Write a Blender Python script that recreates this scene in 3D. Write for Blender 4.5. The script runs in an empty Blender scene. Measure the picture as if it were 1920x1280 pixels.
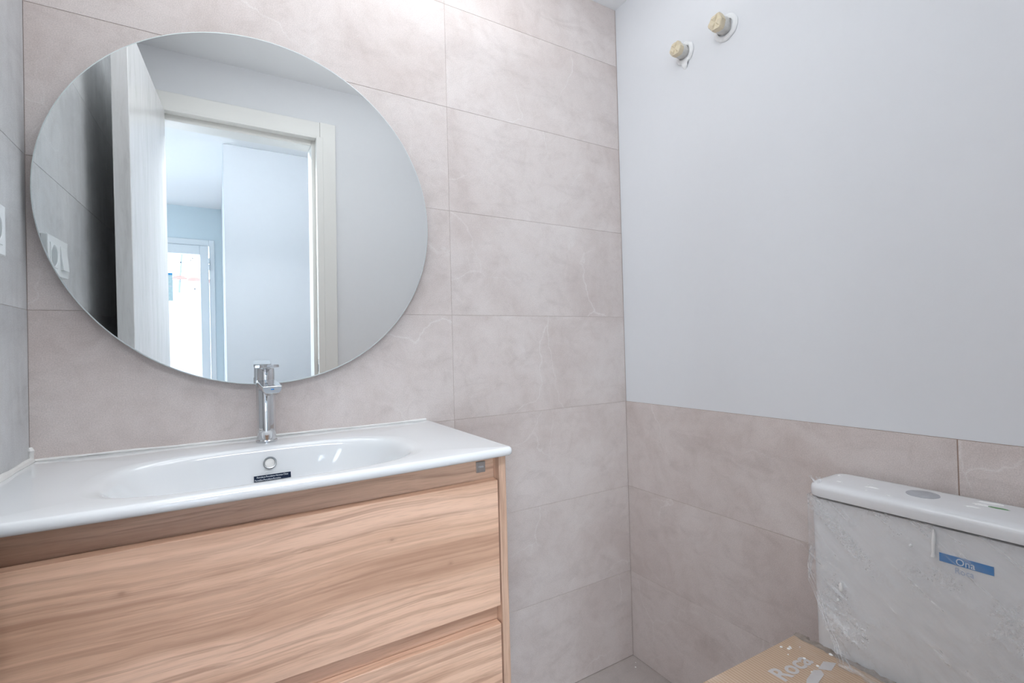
import bpy, bmesh, math, random
from mathutils import Vector, Matrix, noise
import numpy as np

random.seed(7)
S = bpy.context.scene
COL = S.collection
PI = math.pi
R = math.radians

# ------------------------------------------------------------------ camera, world, lights, exposure
W, H, D = 1.5532, 2.306, 1.24          # room width, height, depth (back wall y=0, left wall x=0)
F_PX, YAW, PITCH, ROLL = 905.5, R(30.995), R(0.615), R(-1.504)
fw = Vector((math.sin(YAW)*math.cos(PITCH), math.cos(YAW)*math.cos(PITCH), math.sin(PITCH)))
rt = Vector((math.cos(YAW), -math.sin(YAW), 0)); up = rt.cross(fw)
r2 = rt*math.cos(ROLL)+up*math.sin(ROLL); u2 = up*math.cos(ROLL)-rt*math.sin(ROLL)
cd = bpy.data.cameras.new('camera'); cam = bpy.data.objects.new('camera', cd); COL.objects.link(cam)
cd.sensor_fit = 'HORIZONTAL'; cd.sensor_width = 36.0; cd.lens = 36.0*F_PX/1920.0
cd.clip_start = 0.01; cd.clip_end = 200
m3 = Matrix((r2, u2, -fw)).transposed()
cam.matrix_world = Matrix.Translation((0.3198, -1.2742, 1.105)) @ m3.to_4x4()
S.camera = cam

wd = bpy.data.worlds.new('sky'); S.world = wd; wd.use_nodes = True
wn = wd.node_tree.nodes; wl = wd.node_tree.links
sky = wn.new('ShaderNodeTexSky'); sky.sky_type = 'NISHITA'; sky.sun_disc = False
sky.sun_elevation = R(48); sky.sun_rotation = R(150); sky.air_density = 1.0; sky.dust_density = 2.0
wl.new(sky.outputs[0], wn['Background'].inputs[0]); wn['Background'].inputs[1].default_value = 0.9


def area(name, loc, rot, sx, sy, power, col, spread=None):
    l = bpy.data.lights.new(name, 'AREA'); l.shape = 'RECTANGLE'; l.size = sx; l.size_y = sy
    l.energy = power; l.color = col
    if spread: l.spread = spread
    o = bpy.data.objects.new(name, l); COL.objects.link(o); o.location = loc; o.rotation_euler = rot
    return o


sun = bpy.data.lights.new('sun', 'SUN'); sun.energy = 4.0; sun.angle = R(0.5); sun.color = (1.0, 0.96, 0.9)
so = bpy.data.objects.new('sun', sun); COL.objects.link(so); so.rotation_euler = (R(35), 0, R(-20))
area('bath_ceiling_fill', (0.56, -0.50, 2.295), (0, 0, 0), 1.0, 0.6, 3.7, (0.94, 0.97, 1.0))  # added fill light below the ceiling, without any fixture
area('bath_bounce_fill', (0.93, -0.50, 1.98), (PI, 0, 0), 0.35, 0.35, 1.8, (0.94, 0.97, 1.0))  # added upward fill, bounces off the ceiling; no fitting stands here
area('hall_door_fill', (0.46, -1.56, 2.239), (R(38), 0, 0), 0.8, 0.2, 17.0, (0.93, 0.965, 1.0))  # added fill, tilted through the doorway to brighten the lower bathroom
area('bedroom_door_fill', (-1.0, -3.4, 1.35), Vector((0.62, 0.78, -0.10)).to_track_quat('-Z', 'Y').to_euler(), 1.2, 1.8, 16.0, (0.80, 0.91, 1.0), R(115))  # added unseen area light aimed at the doorway; no window here

area('bedroom_wall_fill', (-1.18, -3.75, 1.4), (0, R(-90), 0), 1.2, 0.8, 4.5, (0.78, 0.90, 1.0))  # added unseen light to brighten the far bedroom wall, not a window

S.view_settings.view_transform = 'Standard'; S.view_settings.look = 'None'
S.view_settings.exposure = 0.63; S.view_settings.gamma = 1.0; S.view_settings.use_curve_mapping = False
S.cycles.max_bounces = 9; S.cycles.diffuse_bounces = 5; S.cycles.glossy_bounces = 6
S.cycles.transparent_max_bounces = 12; S.cycles.use_denoising = True
S.cycles.sample_clamp_indirect = 6.0; S.cycles.caustics_reflective = True


# ------------------------------------------------------------------ material helpers
class MT:
    def __init__(self, name):
        self.m = bpy.data.materials.new(name); self.m.use_nodes = True
        self.n = self.m.node_tree.nodes; self.l = self.m.node_tree.links
        self.b = self.n['Principled BSDF']; self.out = self.n['Material Output']

    def nd(self, t, **k):
        x = self.n.new(t)
        for a, v in k.items():
            if a.startswith('i_'):
                x.inputs[a[2:].replace('_', ' ')].default_value = v
            else:
                setattr(x, a, v)
        return x

    def ln(self, a, b): self.l.new(a, b)

    def set(self, **k):
        for a, v in k.items():
            self.b.inputs[a.replace('_', ' ')].default_value = v
        return self

    def coord(self, scale=(1, 1, 1), rand=0.0, kind='Object'):
        t = self.nd('ShaderNodeTexCoord'); v = t.outputs[kind]
        if rand:
            oi = self.nd('ShaderNodeObjectInfo')
            c = self.nd('ShaderNodeCombineXYZ')
            mm = self.nd('ShaderNodeMath', operation='MULTIPLY'); mm.inputs[1].default_value = rand
            self.ln(oi.outputs['Random'], mm.inputs[0])
            for i in range(3): self.ln(mm.outputs[0], c.inputs[i])
            ad = self.nd('ShaderNodeVectorMath', operation='ADD')
            self.ln(v, ad.inputs[0]); self.ln(c.outputs[0], ad.inputs[1]); v = ad.outputs[0]
        mp = self.nd('ShaderNodeMapping'); mp.inputs['Scale'].default_value = scale
        self.ln(v, mp.inputs['Vector'])
        return mp.outputs[0]

    def noise(self, v, scale, detail=4, rough=0.5, dist=0.0):
        n = self.nd('ShaderNodeTexNoise'); n.inputs['Scale'].default_value = scale
        n.inputs['Detail'].default_value = detail; n.inputs['Roughness'].default_value = rough
        n.inputs['Distortion'].default_value = dist
        if v is not None: self.ln(v, n.inputs['Vector'])
        return n.outputs['Fac']

    def ramp(self, f, stops, interp='LINEAR'):
        r = self.nd('ShaderNodeValToRGB'); cr = r.color_ramp; cr.interpolation = interp
        while len(cr.elements) < len(stops): cr.elements.new(0.5)
        for e, (p, c) in zip(cr.elements, stops):
            e.position = p; e.color = c if len(c) == 4 else (*c, 1)
        self.ln(f, r.inputs[0])
        return r.outputs[0]

    def mix(self, f, a, b, mode='MIX'):
        x = self.nd('ShaderNodeMix', data_type='RGBA', blend_type=mode)
        for s, v in ((x.inputs[0], f), (x.inputs[6], a), (x.inputs[7], b)):
            if hasattr(v, 'links'): self.ln(v, s)
            else: s.default_value = v if not isinstance(v, tuple) else (*v, 1)[:4]
        return x.outputs[2]

    def math(self, op, a, b):
        x = self.nd('ShaderNodeMath', operation=op)
        for s, v in zip(x.inputs, (a, b)):
            if hasattr(v, 'links'): self.ln(v, s)
            else: s.default_value = v
        return x.outputs[0]

    def color(self, c): self.ln(c, self.b.inputs['Base Color']); return self

    def bump(self, h, strength, dist=0.002):
        b = self.nd('ShaderNodeBump'); b.inputs['Strength'].default_value = strength
        b.inputs['Distance'].default_value = dist
        self.ln(h, b.inputs['Height']); self.ln(b.outputs[0], self.b.inputs['Normal'])
        return self


def plain(name, col, rough=0.5, metal=0.0, spec=0.5, grain=None):
    t = MT(name); t.set(Base_Color=(*col, 1), Roughness=rough, Metallic=metal)
    t.b.inputs['Specular IOR Level'].default_value = spec
    if grain:
        v = t.coord(); f = t.noise(v, grain[0], 5, 0.6)
        t.color(t.mix(f, tuple(c*(1-grain[1]) for c in col), tuple(min(1, c*(1+grain[1])) for c in col)))
        if len(grain) > 2: t.bump(f, grain[2])
    return t.m


def tile_mat(name, dark, mid, light, vein, rough=0.42, streak=0.0):
    t = MT(name)
    v = t.coord(rand=37.0)
    big = t.noise(v, 2.6, 7, 0.62, 0.6)
    c = t.ramp(big, [(0.30, dark), (0.50, mid), (0.72, light)])
    blot = t.noise(t.coord((1, 1, 2.2), rand=91.0), 6.5, 8, 0.7, 1.0)
    fb = t.ramp(blot, [(0.52, (0, 0, 0)), (0.72, (1, 1, 1))])
    c = t.mix(t.math('MULTIPLY', fb, 0.35), c, tuple(x*0.80 for x in dark))
    # pale mineral veins
    w = t.nd('ShaderNodeTexNoise'); w.inputs['Scale'].default_value = 5.0; w.inputs['Detail'].default_value = 6
    t.ln(v, w.inputs['Vector'])
    vm = t.nd('ShaderNodeVectorMath', operation='MULTIPLY_ADD')
    vm.inputs[1].default_value = (0.22, 0.22, 0.22)
    t.ln(w.outputs['Color'], vm.inputs[0]); t.ln(v, vm.inputs[2])
    vo = t.nd('ShaderNodeTexVoronoi', feature='DISTANCE_TO_EDGE'); vo.inputs['Scale'].default_value = 2.3
    t.ln(vm.outputs[0], vo.inputs['Vector'])
    ve = t.ramp(vo.outputs['Distance'], [(0.0, (1, 1, 1)), (0.007, (0, 0, 0))])
    mk = t.ramp(t.noise(t.coord(rand=11.0), 3.1, 3), [(0.50, (0, 0, 0)), (0.62, (1, 1, 1))])
    c = t.mix(t.math('MULTIPLY', t.math('MULTIPLY', ve, mk), 0.42), c, vein)
    if streak:
        sn = t.noise(t.coord((26, 26, 2.4), rand=7.0), 1.0, 7, 0.7, 0.6)
        c = t.mix(streak, c, t.ramp(sn, [(0.32, (0.72, 0.72, 0.73)), (0.5, (1, 1, 1)), (0.68, (1.25, 1.25, 1.25))]), 'MULTIPLY')
    md = t.noise(t.coord(rand=53.0), 17, 9, 0.72, 0.8)
    c = t.mix(1.0, c, t.ramp(md, [(0.32, (0.93, 0.92, 0.915)), (0.5, (1.0, 1.0, 1.0)), (0.70, (1.045, 1.05, 1.055))]), 'MULTIPLY')
    gr = t.noise(t.coord(), 460, 3, 0.7)
    g2 = t.ramp(gr, [(0.30, (0.84, 0.84, 0.84)), (0.70, (1.14, 1.14, 1.14))])
    c = t.mix(1.0, c, g2, 'MULTIPLY')
    t.color(c)
    ro = t.nd('ShaderNodeMapRange'); ro.inputs[3].default_value = rough-0.06; ro.inputs[4].default_value = rough+0.14
    t.ln(gr, ro.inputs[0]); t.ln(ro.outputs[0], t.b.inputs['Roughness'])
    t.bump(t.math('ADD', t.math('MULTIPLY', gr, 0.5), blot), 0.35, 0.0006)
    return t.m


def wood_mat(name, axis=0, shade=1.10, gloss=0.36, seed=0.0, knots=()):
    """oak-look laminate, grain running along the given axis (0 = x, 2 = z)"""
    t = MT(name)
    sc = [17, 17, 17]; sc[axis] = 0.8
    v0 = t.coord((1, 1, 1), kind='Object')
    ad = t.nd('ShaderNodeVectorMath', operation='ADD'); ad.inputs[1].default_value = (seed, seed*0.7, seed*1.3)
    t.ln(v0, ad.inputs[0])
    wv = t.nd('ShaderNodeTexNoise'); wv.inputs['Scale'].default_value = 2.2; wv.inputs['Detail'].default_value = 3
    t.ln(ad.outputs[0], wv.inputs['Vector'])
    vm = t.nd('ShaderNodeVectorMath', operation='MULTIPLY_ADD')
    k = [0.035, 0.035, 0.035]; k[axis] = 0.0
    vm.inputs[1].default_value = k
    t.ln(wv.outputs['Color'], vm.inputs[0]); t.ln(ad.outputs[0], vm.inputs[2])
    mp = t.nd('ShaderNodeMapping'); mp.inputs['Scale'].default_value = sc; t.ln(vm.outputs[0], mp.inputs[0])
    band = t.noise(mp.outputs[0], 1.0, 6, 0.60, 0.3)
    mp2 = t.nd('ShaderNodeMapping'); s2 = [85, 85, 85]; s2[axis] = 1.5
    mp2.inputs['Scale'].default_value = s2; t.ln(vm.outputs[0], mp2.inputs[0])
    line = t.noise(mp2.outputs[0], 1.0, 5, 0.65, 0.5)
    mp3 = t.nd('ShaderNodeMapping'); s3 = [700, 700, 700]; s3[axis] = 26
    mp3.inputs['Scale'].default_value = s3; t.ln(ad.outputs[0], mp3.inputs[0])
    pore = t.noise(mp3.outputs[0], 1.0, 2, 0.5)
    q = lambda r, g, b: (r*shade, g*shade, b*shade)
    c = t.ramp(band, [(0.30, q(0.42, 0.245, 0.165)), (0.44, q(0.60, 0.375, 0.26)), (0.55, q(0.73, 0.485, 0.35)), (0.72, q(0.78, 0.53, 0.395))])
    lf = t.ramp(line, [(0.36, (1, 1, 1)), (0.50, (0, 0, 0))])
    c = t.mix(t.math('MULTIPLY', lf, 0.62), c, q(0.36, 0.20, 0.135))
    pf = t.ramp(pore, [(0.33, (1, 1, 1)), (0.47, (0, 0, 0))])
    c = t.mix(t.math('MULTIPLY', pf, 0.25), c, q(0.40, 0.24, 0.17))
    mp4 = t.nd('ShaderNodeMapping'); s4 = [1, 1, 1]; s4[axis] = 0.055; mp4.inputs['Scale'].default_value = s4
    t.ln(vm.outputs[0], mp4.inputs[0])
    wt = t.nd('ShaderNodeTexWave', wave_type='BANDS', bands_direction='Z' if axis == 0 else 'X')
    wt.inputs['Scale'].default_value = 13.0; wt.inputs['Distortion'].default_value = 7.0; wt.inputs['Detail'].default_value = 3
    wt.inputs['Detail Scale'].default_value = 1.4; wt.inputs['Detail Roughness'].default_value = 0.6
    t.ln(mp4.outputs[0], wt.inputs['Vector'])
    wf = t.ramp(wt.outputs['Fac'], [(0.0, (1, 1, 1)), (0.10, (0.45, 0.45, 0.45)), (0.45, (0, 0, 0))])
    c = t.mix(t.math('MULTIPLY', wf, 0.24), c, q(0.30, 0.165, 0.11))
    for kx, kz, kr in knots:
        sb = t.nd('ShaderNodeVectorMath', operation='SUBTRACT'); sb.inputs[1].default_value = (kx, 0, kz)
        t.ln(v0, sb.inputs[0])
        ml = t.nd('ShaderNodeVectorMath', operation='MULTIPLY'); ml.inputs[1].default_value = (1.0, 0.0, 1.5)
        t.ln(sb.outputs[0], ml.inputs[0])
        ln_ = t.nd('ShaderNodeVectorMath', operation='LENGTH'); t.ln(ml.outputs[0], ln_.inputs[0])
        dd = t.math('DIVIDE', t.math('ADD', ln_.outputs['Value'], t.math('MULTIPLY', t.math('SUBTRACT', line, 0.5), kr*1.2)), kr)
        kf = t.ramp(dd, [(0.10, (1, 1, 1)), (0.42, (0.35, 0.35, 0.35)), (1.0, (0, 0, 0))])
        c = t.mix(t.math('MULTIPLY', kf, 0.55), c, q(0.27, 0.15, 0.10))
    t.color(c)
    t.set(Roughness=gloss); t.bump(pore, 0.12, 0.0004)
    return t.m


M = {}
M['tile'] = tile_mat('stone_tile', (0.60, 0.518, 0.488), (0.68, 0.607, 0.579), (0.745, 0.683, 0.66), (0.86, 0.83, 0.81))
M['tile_sheen'] = tile_mat('sheen_tinted_stone_tile', (0.49, 0.50, 0.515), (0.60, 0.61, 0.62), (0.68, 0.69, 0.70), (0.78, 0.79, 0.80), 0.36, 0.3)  # left-wall copy of the stone tile, bluish daylight sheen painted into its colour
M['floor_tile'] = tile_mat('floor_stone_tile', (0.40, 0.355, 0.335), (0.45, 0.405, 0.385), (0.50, 0.455, 0.43), (0.66, 0.63, 0.6), 0.45)
M['grout'] = plain('grout', (0.56, 0.47, 0.43), 0.9, grain=(220, 0.12))
M['grout_brown'] = plain('brown_grout', (0.40, 0.28, 0.22), 0.9, grain=(220, 0.15))
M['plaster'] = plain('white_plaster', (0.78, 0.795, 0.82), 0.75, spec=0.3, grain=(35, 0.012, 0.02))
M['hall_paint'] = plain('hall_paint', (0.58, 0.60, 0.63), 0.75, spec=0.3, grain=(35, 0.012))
M['bedroom_paint'] = plain('pale_blue_paint', (0.70, 0.79, 0.83), 0.75, spec=0.3, grain=(35, 0.012))
M['ceiling'] = plain('ceiling_plaster', (0.84, 0.85, 0.865), 0.85, spec=0.2, grain=(40, 0.01))
M['lacquer'] = plain('white_lacquer', (0.80, 0.80, 0.775), 0.32, grain=(9, 0.02))
M['ceramic'] = plain('white_ceramic', (0.735, 0.75, 0.765), 0.05, spec=0.7)
M['ceramic_dusty'] = plain('dusty_ceramic', (0.755, 0.77, 0.79), 0.22, grain=(26, 0.035))
M['chrome'] = plain('chrome', (0.66, 0.67, 0.685), 0.035, 1.0)
M['chrome_dark'] = plain('dark_hole', (0.05, 0.05, 0.055), 0.4)
M['steel'] = plain('brushed_steel', (0.52, 0.50, 0.49), 0.38, 1.0, grain=(120, 0.1))
M['ring'] = plain('dull_metal_ring', (0.24, 0.245, 0.25), 0.3, 1.0)
M['mirror'] = plain('silvered_glass', (0.90, 0.925, 0.92), 0.0, 1.0)
M['glass_edge'] = plain('polished_glass_edge', (0.72, 0.79, 0.79), 0.08, spec=0.8)
M['backing'] = plain('mirror_backing', (0.13, 0.14, 0.15), 0.6)
M['silicone'] = plain('white_silicone', (0.80, 0.79, 0.77), 0.35, grain=(60, 0.05))
M['wood'] = wood_mat('oak_laminate', 0, seed=3.1, knots=((-0.2017, 0.4869, 0.014), (0.1677, 0.4744, 0.012), (0.2766, 0.4072, 0.009)))
M['wood_rail'] = wood_mat('oak_laminate_rail', 0, shade=0.95, seed=8.7)
M['wood_low'] = wood_mat('oak_laminate_lower', 0, seed=5.45)
M['wood_side'] = wood_mat('oak_laminate_upright', 2, shade=0.88, seed=1.9)
M['switch'] = plain('white_plastic', (0.83, 0.86, 0.87), 0.25)
M['socket_dark'] = plain('socket_well', (0.40, 0.43, 0.44), 0.4)
M['navy'] = plain('navy_label', (0.002, 0.010, 0.035), 0.5, spec=0.2)
M['label_white'] = plain('label_print_white', (0.75, 0.80, 0.85), 0.5)
M['blue'] = plain('blue_label', (0.0, 0.19, 0.52), 0.35, grain=(70, 0.12))
M['pale_blue'] = plain('pale_blue_print', (0.36, 0.44, 0.60), 0.5)
M['putty'] = plain('white_putty', (0.86, 0.87, 0.87), 0.6, grain=(150, 0.05))
M['green'] = plain('green_print', (0.10, 0.26, 0.10), 0.5)
M['smudge'] = plain('grey_dust', (0.42, 0.43, 0.46), 0.7, grain=(60, 0.2))
M['tape'] = plain('masking_tape', (0.74, 0.65, 0.48), 0.65, grain=(80, 0.10, 0.3))
M['mortar'] = plain('dry_mortar', (0.70, 0.69, 0.66), 0.9, grain=(130, 0.18, 0.5))
M['print_grey'] = plain('grey_print', (0.52, 0.50, 0.50), 0.6, grain=(60, 0.1))
M['torn'] = plain('torn_dirty_board', (0.29, 0.25, 0.22), 0.9, grain=(70, 0.5, 0.5))
M['upvc'] = plain('white_pvc', (0.80, 0.83, 0.85), 0.3)
M['terra'] = plain('terracotta', (0.55, 0.27, 0.2), 0.8, grain=(15, 0.2))
M['outer_wall'] = plain('white_render', (0.85, 0.85, 0.84), 0.9, grain=(10, 0.03))
M['paving'] = plain('terrace_paving', (0.55, 0.53, 0.5), 0.8, grain=(12, 0.08))
M['pole'] = plain('grey_metal_pole', (0.30, 0.34, 0.40), 0.5)
M['print_teal'] = plain('teal_print', (0.62, 0.80, 0.84), 0.5, grain=(60, 0.3))
M['print_blue'] = plain('blue_print', (0.06, 0.36, 0.70), 0.5)
M['dot'] = plain('dark_spot', (0.03, 0.03, 0.04), 0.7)

t = MT('window_glass'); t.set(Base_Color=(0.95, 0.98, 1, 1), Roughness=0.0, Alpha=0.08); M['glass'] = t.m

t = MT('kraft_corrugated')
v = t.coord()
wv = t.nd('ShaderNodeTexWave', wave_type='BANDS', bands_direction='X'); wv.inputs['Scale'].default_value = 46
wv.inputs['Distortion'].default_value = 0.6; wv.inputs['Detail'].default_value = 2; wv.inputs['Detail Scale'].default_value = 0.3
t.ln(v, wv.inputs['Vector'])
c = t.mix(wv.outputs['Fac'], (0.43, 0.30, 0.205), (0.53, 0.40, 0.30))
n1 = t.noise(v, 9, 5, 0.65)
c = t.mix(t.math('MULTIPLY', t.ramp(n1, [(0.50, (0, 0, 0)), (0.72, (1, 1, 1))]), 0.5), c, (0.58, 0.48, 0.42))
t.color(c); t.set(Roughness=0.8); t.bump(wv.outputs['Fac'], 0.4, 0.001); M['kraft'] = t.m

t = MT('door_leaf_film')          # white door leaf with a streaky protective film
v = t.coord((9, 9, 1.2)); n1 = t.noise(v, 3.0, 7, 0.7, 0.8)
t.color(t.ramp(n1, [(0.30, (0.66, 0.66, 0.66)), (0.46, (0.78, 0.78, 0.78)), (0.7, (0.86, 0.86, 0.87))]))
t.set(Roughness=0.22); t.bump(n1, 0.15, 0.002); M['door_film'] = t.m

t = MT('thin_plastic_film')
t0 = t.nd('ShaderNodeTexCoord')
mp = t.nd('ShaderNodeMapping'); mp.inputs['Rotation'].default_value = (R(38), 0, 0); mp.inputs['Scale'].default_value = (3, 5.0, 38.0)
mpa = t.nd('ShaderNodeMapping'); mpa.inputs['Rotation'].default_value = (R(-32), 0, 0)
mp.vector_type = 'TEXTURE'; mp.inputs['Scale'].default_value = (1, 0.22, 0.028)
t.ln(t0.outputs['Object'], mp.inputs[0])
n1 = t.noise(mp.outputs[0], 1.0, 4, 0.6, 0.8)
n2 = t.noise(t0.outputs['Object'], 10, 3, 0.5, 0.5)
n3 = t.noise(t0.outputs['Object'], 60, 6, 0.7, 2.5)
pat = t.ramp(n2, [(0.47, (0, 0, 0)), (0.62, (1, 1, 1))])
sx = t.nd('ShaderNodeSeparateXYZ'); t.ln(t0.outputs['Object'], sx.inputs[0])
ds = t.math('ABSOLUTE', t.math('ADD', t.math('SUBTRACT', sx.outputs['Y'], sx.outputs['Z']), 0.130), 0.0)
ds = t.math('ADD', t.math('DIVIDE', ds, 0.032), t.math('MULTIPLY', t.math('SUBTRACT', n3, 0.5), 1.2))
strip = t.ramp(ds, [(0.55, (1, 1, 1)), (0.95, (0, 0, 0))])
strip = t.math('MULTIPLY', strip, t.ramp(sx.outputs['Z'], [(0.16, (0, 0, 0)), (0.22, (1, 1, 1))]))
pat = t.math('MAXIMUM', pat, strip)
al = t.ramp(n1, [(0.35, (0.07, 0.07, 0.07)), (0.58, (0.17, 0.17, 0.17)), (0.72, (0.46, 0.46, 0.46))])
al = t.mix(t.math('MULTIPLY', pat, t.ramp(n3, [(0.4, (0.1, 0.1, 0.1)), (0.7, (0.9, 0.9, 0.9))])), al, (0.55, 0.55, 0.55))
t.ln(al, t.b.inputs['Alpha'])
t.set(Base_Color=(0.84, 0.86, 0.89, 1), Roughness=0.16); t.b.inputs['Specular IOR Level'].default_value = 0.8
vf = t.nd('ShaderNodeTexVoronoi', feature='F1'); vf.inputs['Scale'].default_value = 15
mv = t.nd('ShaderNodeMapping'); mv.inputs['Rotation'].default_value = (R(-30), 0, 0); mv.inputs['Scale'].default_value = (1, 0.6, 1.7)
t.ln(t0.outputs['Object'], mv.inputs[0]); t.ln(mv.outputs[0], vf.inputs['Vector'])
lowm = t.ramp(sx.outputs['Z'], [(0.05, (1, 1, 1)), (0.25, (0.1, 0.1, 0.1))])
hb = t.math('ADD', n1, t.math('MULTIPLY', t.math('MULTIPLY', n3, pat), 0.4))
hb = t.math('ADD', hb, t.math('MULTIPLY', t.math('MULTIPLY', vf.outputs['Distance'], lowm), 1.6))
t.bump(hb, 0.45, 0.005); M['film'] = t.m


# ------------------------------------------------------------------ object helpers
def props(o, label=None, cat=None, group=None, kind=None):
    for k, v in (('label', label), ('category', cat), ('group', group), ('kind', kind)):
        if v: o[k] = v
    return o


def empty(name, loc, label=None, cat=None, group=None, kind=None, rot=None):
    o = bpy.data.objects.new(name, None); COL.objects.link(o); o.location = loc; o.empty_display_size = 0.05
    if rot: o.rotation_euler = rot
    return props(o, label, cat, group, kind)


def wloc(o):
    return (wloc(o.parent) if o.parent else Vector()) + Vector(o.location)


def obj(name, bm, mat, parent=None, origin=None, smooth=False, local=False):
    """link a bmesh given in world coordinates as one object (local=True: in the parent's own coordinates)"""
    me = bpy.data.meshes.new(name)
    org = Vector(origin) if origin is not None else Vector()
    base = Vector() if (local or parent is None) else wloc(parent)
    bmesh.ops.translate(bm, verts=bm.verts, vec=-org-(base if origin is None else Vector()))
    bm.to_mesh(me); bm.free()
    if mat: me.materials.append(mat)
    if smooth:
        for p in me.polygons: p.use_smooth = True
        me.set_sharp_from_angle(angle=R(38))
    o = bpy.data.objects.new(name, me); COL.objects.link(o)
    if parent: o.parent = parent
    if origin is not None: o.location = org-base
    return o


def box(bm, a, b, bev=0.0, seg=2):
    a = Vector(a); b = Vector(b)
    g = bmesh.ops.create_cube(bm, size=1.0)
    vs = g['verts']
    for v in vs:
        v.co = Vector([(a[i]+b[i])/2 + v.co[i]*abs(b[i]-a[i]) for i in range(3)])
    if bev > 0:
        es = list({e for v in vs for e in v.link_edges})
        bmesh.ops.bevel(bm, geom=es, offset=bev, segments=seg, profile=0.5, affect='EDGES', clamp_overlap=True)
    return bm


def bx(a, b, bev=0.0, seg=2): return box(bmesh.new(), a, b, bev, seg)


def rings(bm, rs, closed=True, cap0=False, cap1=False):
    vr = [[bm.verts.new(p) for p in r] for r in rs]
    n = len(rs[0])
    for a, b in zip(vr, vr[1:]):
        for i in range(n if closed else n-1):
            j = (i+1) % n
            bm.faces.new((a[i], a[j], b[j], b[i]))
    if cap0: bm.faces.new(vr[0][::-1])
    if cap1: bm.faces.new(vr[-1])
    bmesh.ops.recalc_face_normals(bm, faces=bm.faces)
    return bm


def lathe(bm, prof, c, n=40, axis='z', cap0=True, cap1=True):
    """prof: list of (radius, height); c: centre"""
    rs = []
    for r, h in prof:
        ring = []
        for i in range(n):
            a = 2*PI*i/n
            p = (r*math.cos(a), r*math.sin(a), h)
            if axis == 'x': p = (-h, p[0], p[1])
            if axis == 'y': p = (p[0], -h, p[1])
            ring.append(Vector(c)+Vector(p))
        rs.append(ring)
    return rings(bm, rs, True, cap0, cap1)


def tube(bm, pts, r, n=8):
    pts = [Vector(p) for p in pts]
    rs = []
    for i, p in enumerate(pts):
        d = (pts[min(i+1, len(pts)-1)]-pts[max(i-1, 0)]).normalized()
        a = d.orthogonal().normalized() if abs(d.z) > 0.9 else d.cross(Vector((0, 0, 1))).normalized()
        b = d.cross(a)
        rr = r(i/(len(pts)-1)) if callable(r) else r
        rs.append([p+a*rr*math.cos(2*PI*k/n)+b*rr*math.sin(2*PI*k/n) for k in range(n)])
    return rings(bm, rs, True, True, True)


def poly(bm, pts, thick):
    """flat polygon extruded by the vector thick"""
    a = [Vector(p) for p in pts]; tv = Vector(thick)
    return rings(bm, [a, [p+tv for p in a]], True, True, True)


def text_bm(s, size, mat4, extrude=0.0003, align='LEFT', xscale=1.0, bold=0.0):
    cu = bpy.data.curves.new('lettering', 'FONT'); cu.body = s; cu.size = size; cu.extrude = extrude
    cu.align_x = align; cu.resolution_u = 3; cu.offset = bold
    o = bpy.data.objects.new('lettering', cu); COL.objects.link(o)
    bpy.context.view_layer.update()
    dg = bpy.context.evaluated_depsgraph_get()
    me = bpy.data.meshes.new_from_object(o.evaluated_get(dg))
    bm = bmesh.new(); bm.from_mesh(me)
    bpy.data.objects.remove(o); bpy.data.curves.remove(cu); bpy.data.meshes.remove(me)
    bmesh.ops.transform(bm, matrix=mat4 @ Matrix.Scale(xscale, 4, (1, 0, 0)), verts=bm.verts)
    return bm


def frame_mat(o, x, y):
    x = Vector(x).normalized(); y = Vector(y).normalized(); z = x.cross(y)
    return Matrix.Translation(o) @ Matrix((x, y, z)).transposed().to_4x4()


# ------------------------------------------------------------------ the room shell
TH = 0.010; GAP = 0.0008; REC = 0.0012


def tile_mesh(w, h, mat):
    bm = bx((-w/2+GAP/2, 0, -h/2+GAP/2), (w/2-GAP/2, TH, h/2-GAP/2), 0.0004, 1)
    me = bpy.data.meshes.new('tile'); bm.to_mesh(me); bm.free(); me.materials.append(mat)
    return me


TM = {}


def put_tile(parent, w, h, loc, rz, mat='tile'):
    k = (round(w, 4), round(h, 4), mat)
    if k not in TM: TM[k] = tile_mesh(w, h, M[mat])
    o = bpy.data.objects.new('tile', TM[k]); COL.objects.link(o); o.parent = parent
    o.location = Vector(loc)+Vector((random.uniform(-1, 1)*0.0001,)*3); o.rotation_euler = (0, 0, rz)
    return o


rows = [(i*0.3, min(i*0.3+0.3, H)) for i in range(8)]
SEAM = 0.8865

wb = props(obj('wall_back', bx((-0.15, REC, 0), (W+0.15, 0.15, H)), M['grout']), kind='structure')
for z0, z1 in rows:
    put_tile(wb, SEAM, z1-z0, (SEAM/2, 0, (z0+z1)/2), 0)
    put_tile(wb, W-SEAM, z1-z0, (SEAM+(W-SEAM)/2, 0, (z0+z1)/2), 0)

wlft = props(obj('wall_left', bx((-0.15, -D, 0), (-REC, 0.0, H)), M['grout']), kind='structure')
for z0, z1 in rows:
    put_tile(wlft, 0.9, z1-z0, (0, -0.45, (z0+z1)/2), PI/2, 'tile_sheen')
    put_tile(wlft, D-0.9, z1-z0, (0, -0.9-(D-0.9)/2, (z0+z1)/2), PI/2, 'tile_sheen')

bm = bx((W+REC, -D, 0), (W+0.15, 0.0, 0.9))
wr = props(obj('wall_right', bm, M['grout_brown']), kind='structure')
obj('plaster_panel', bx((W+0.002, -D, 0.9005), (W+0.15, 0.0, H)), M['plaster'], wr)
for z0, z1 in rows[:3]:
    put_tile(wr, 0.9065, z1-z0, (W, -0.9065/2, (z0+z1)/2), -PI/2)
    w2 = D-0.9065
    put_tile(wr, w2, z1-z0, (W, -0.9065-w2/2-0.001, (z0+z1)/2), -PI/2)

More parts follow.
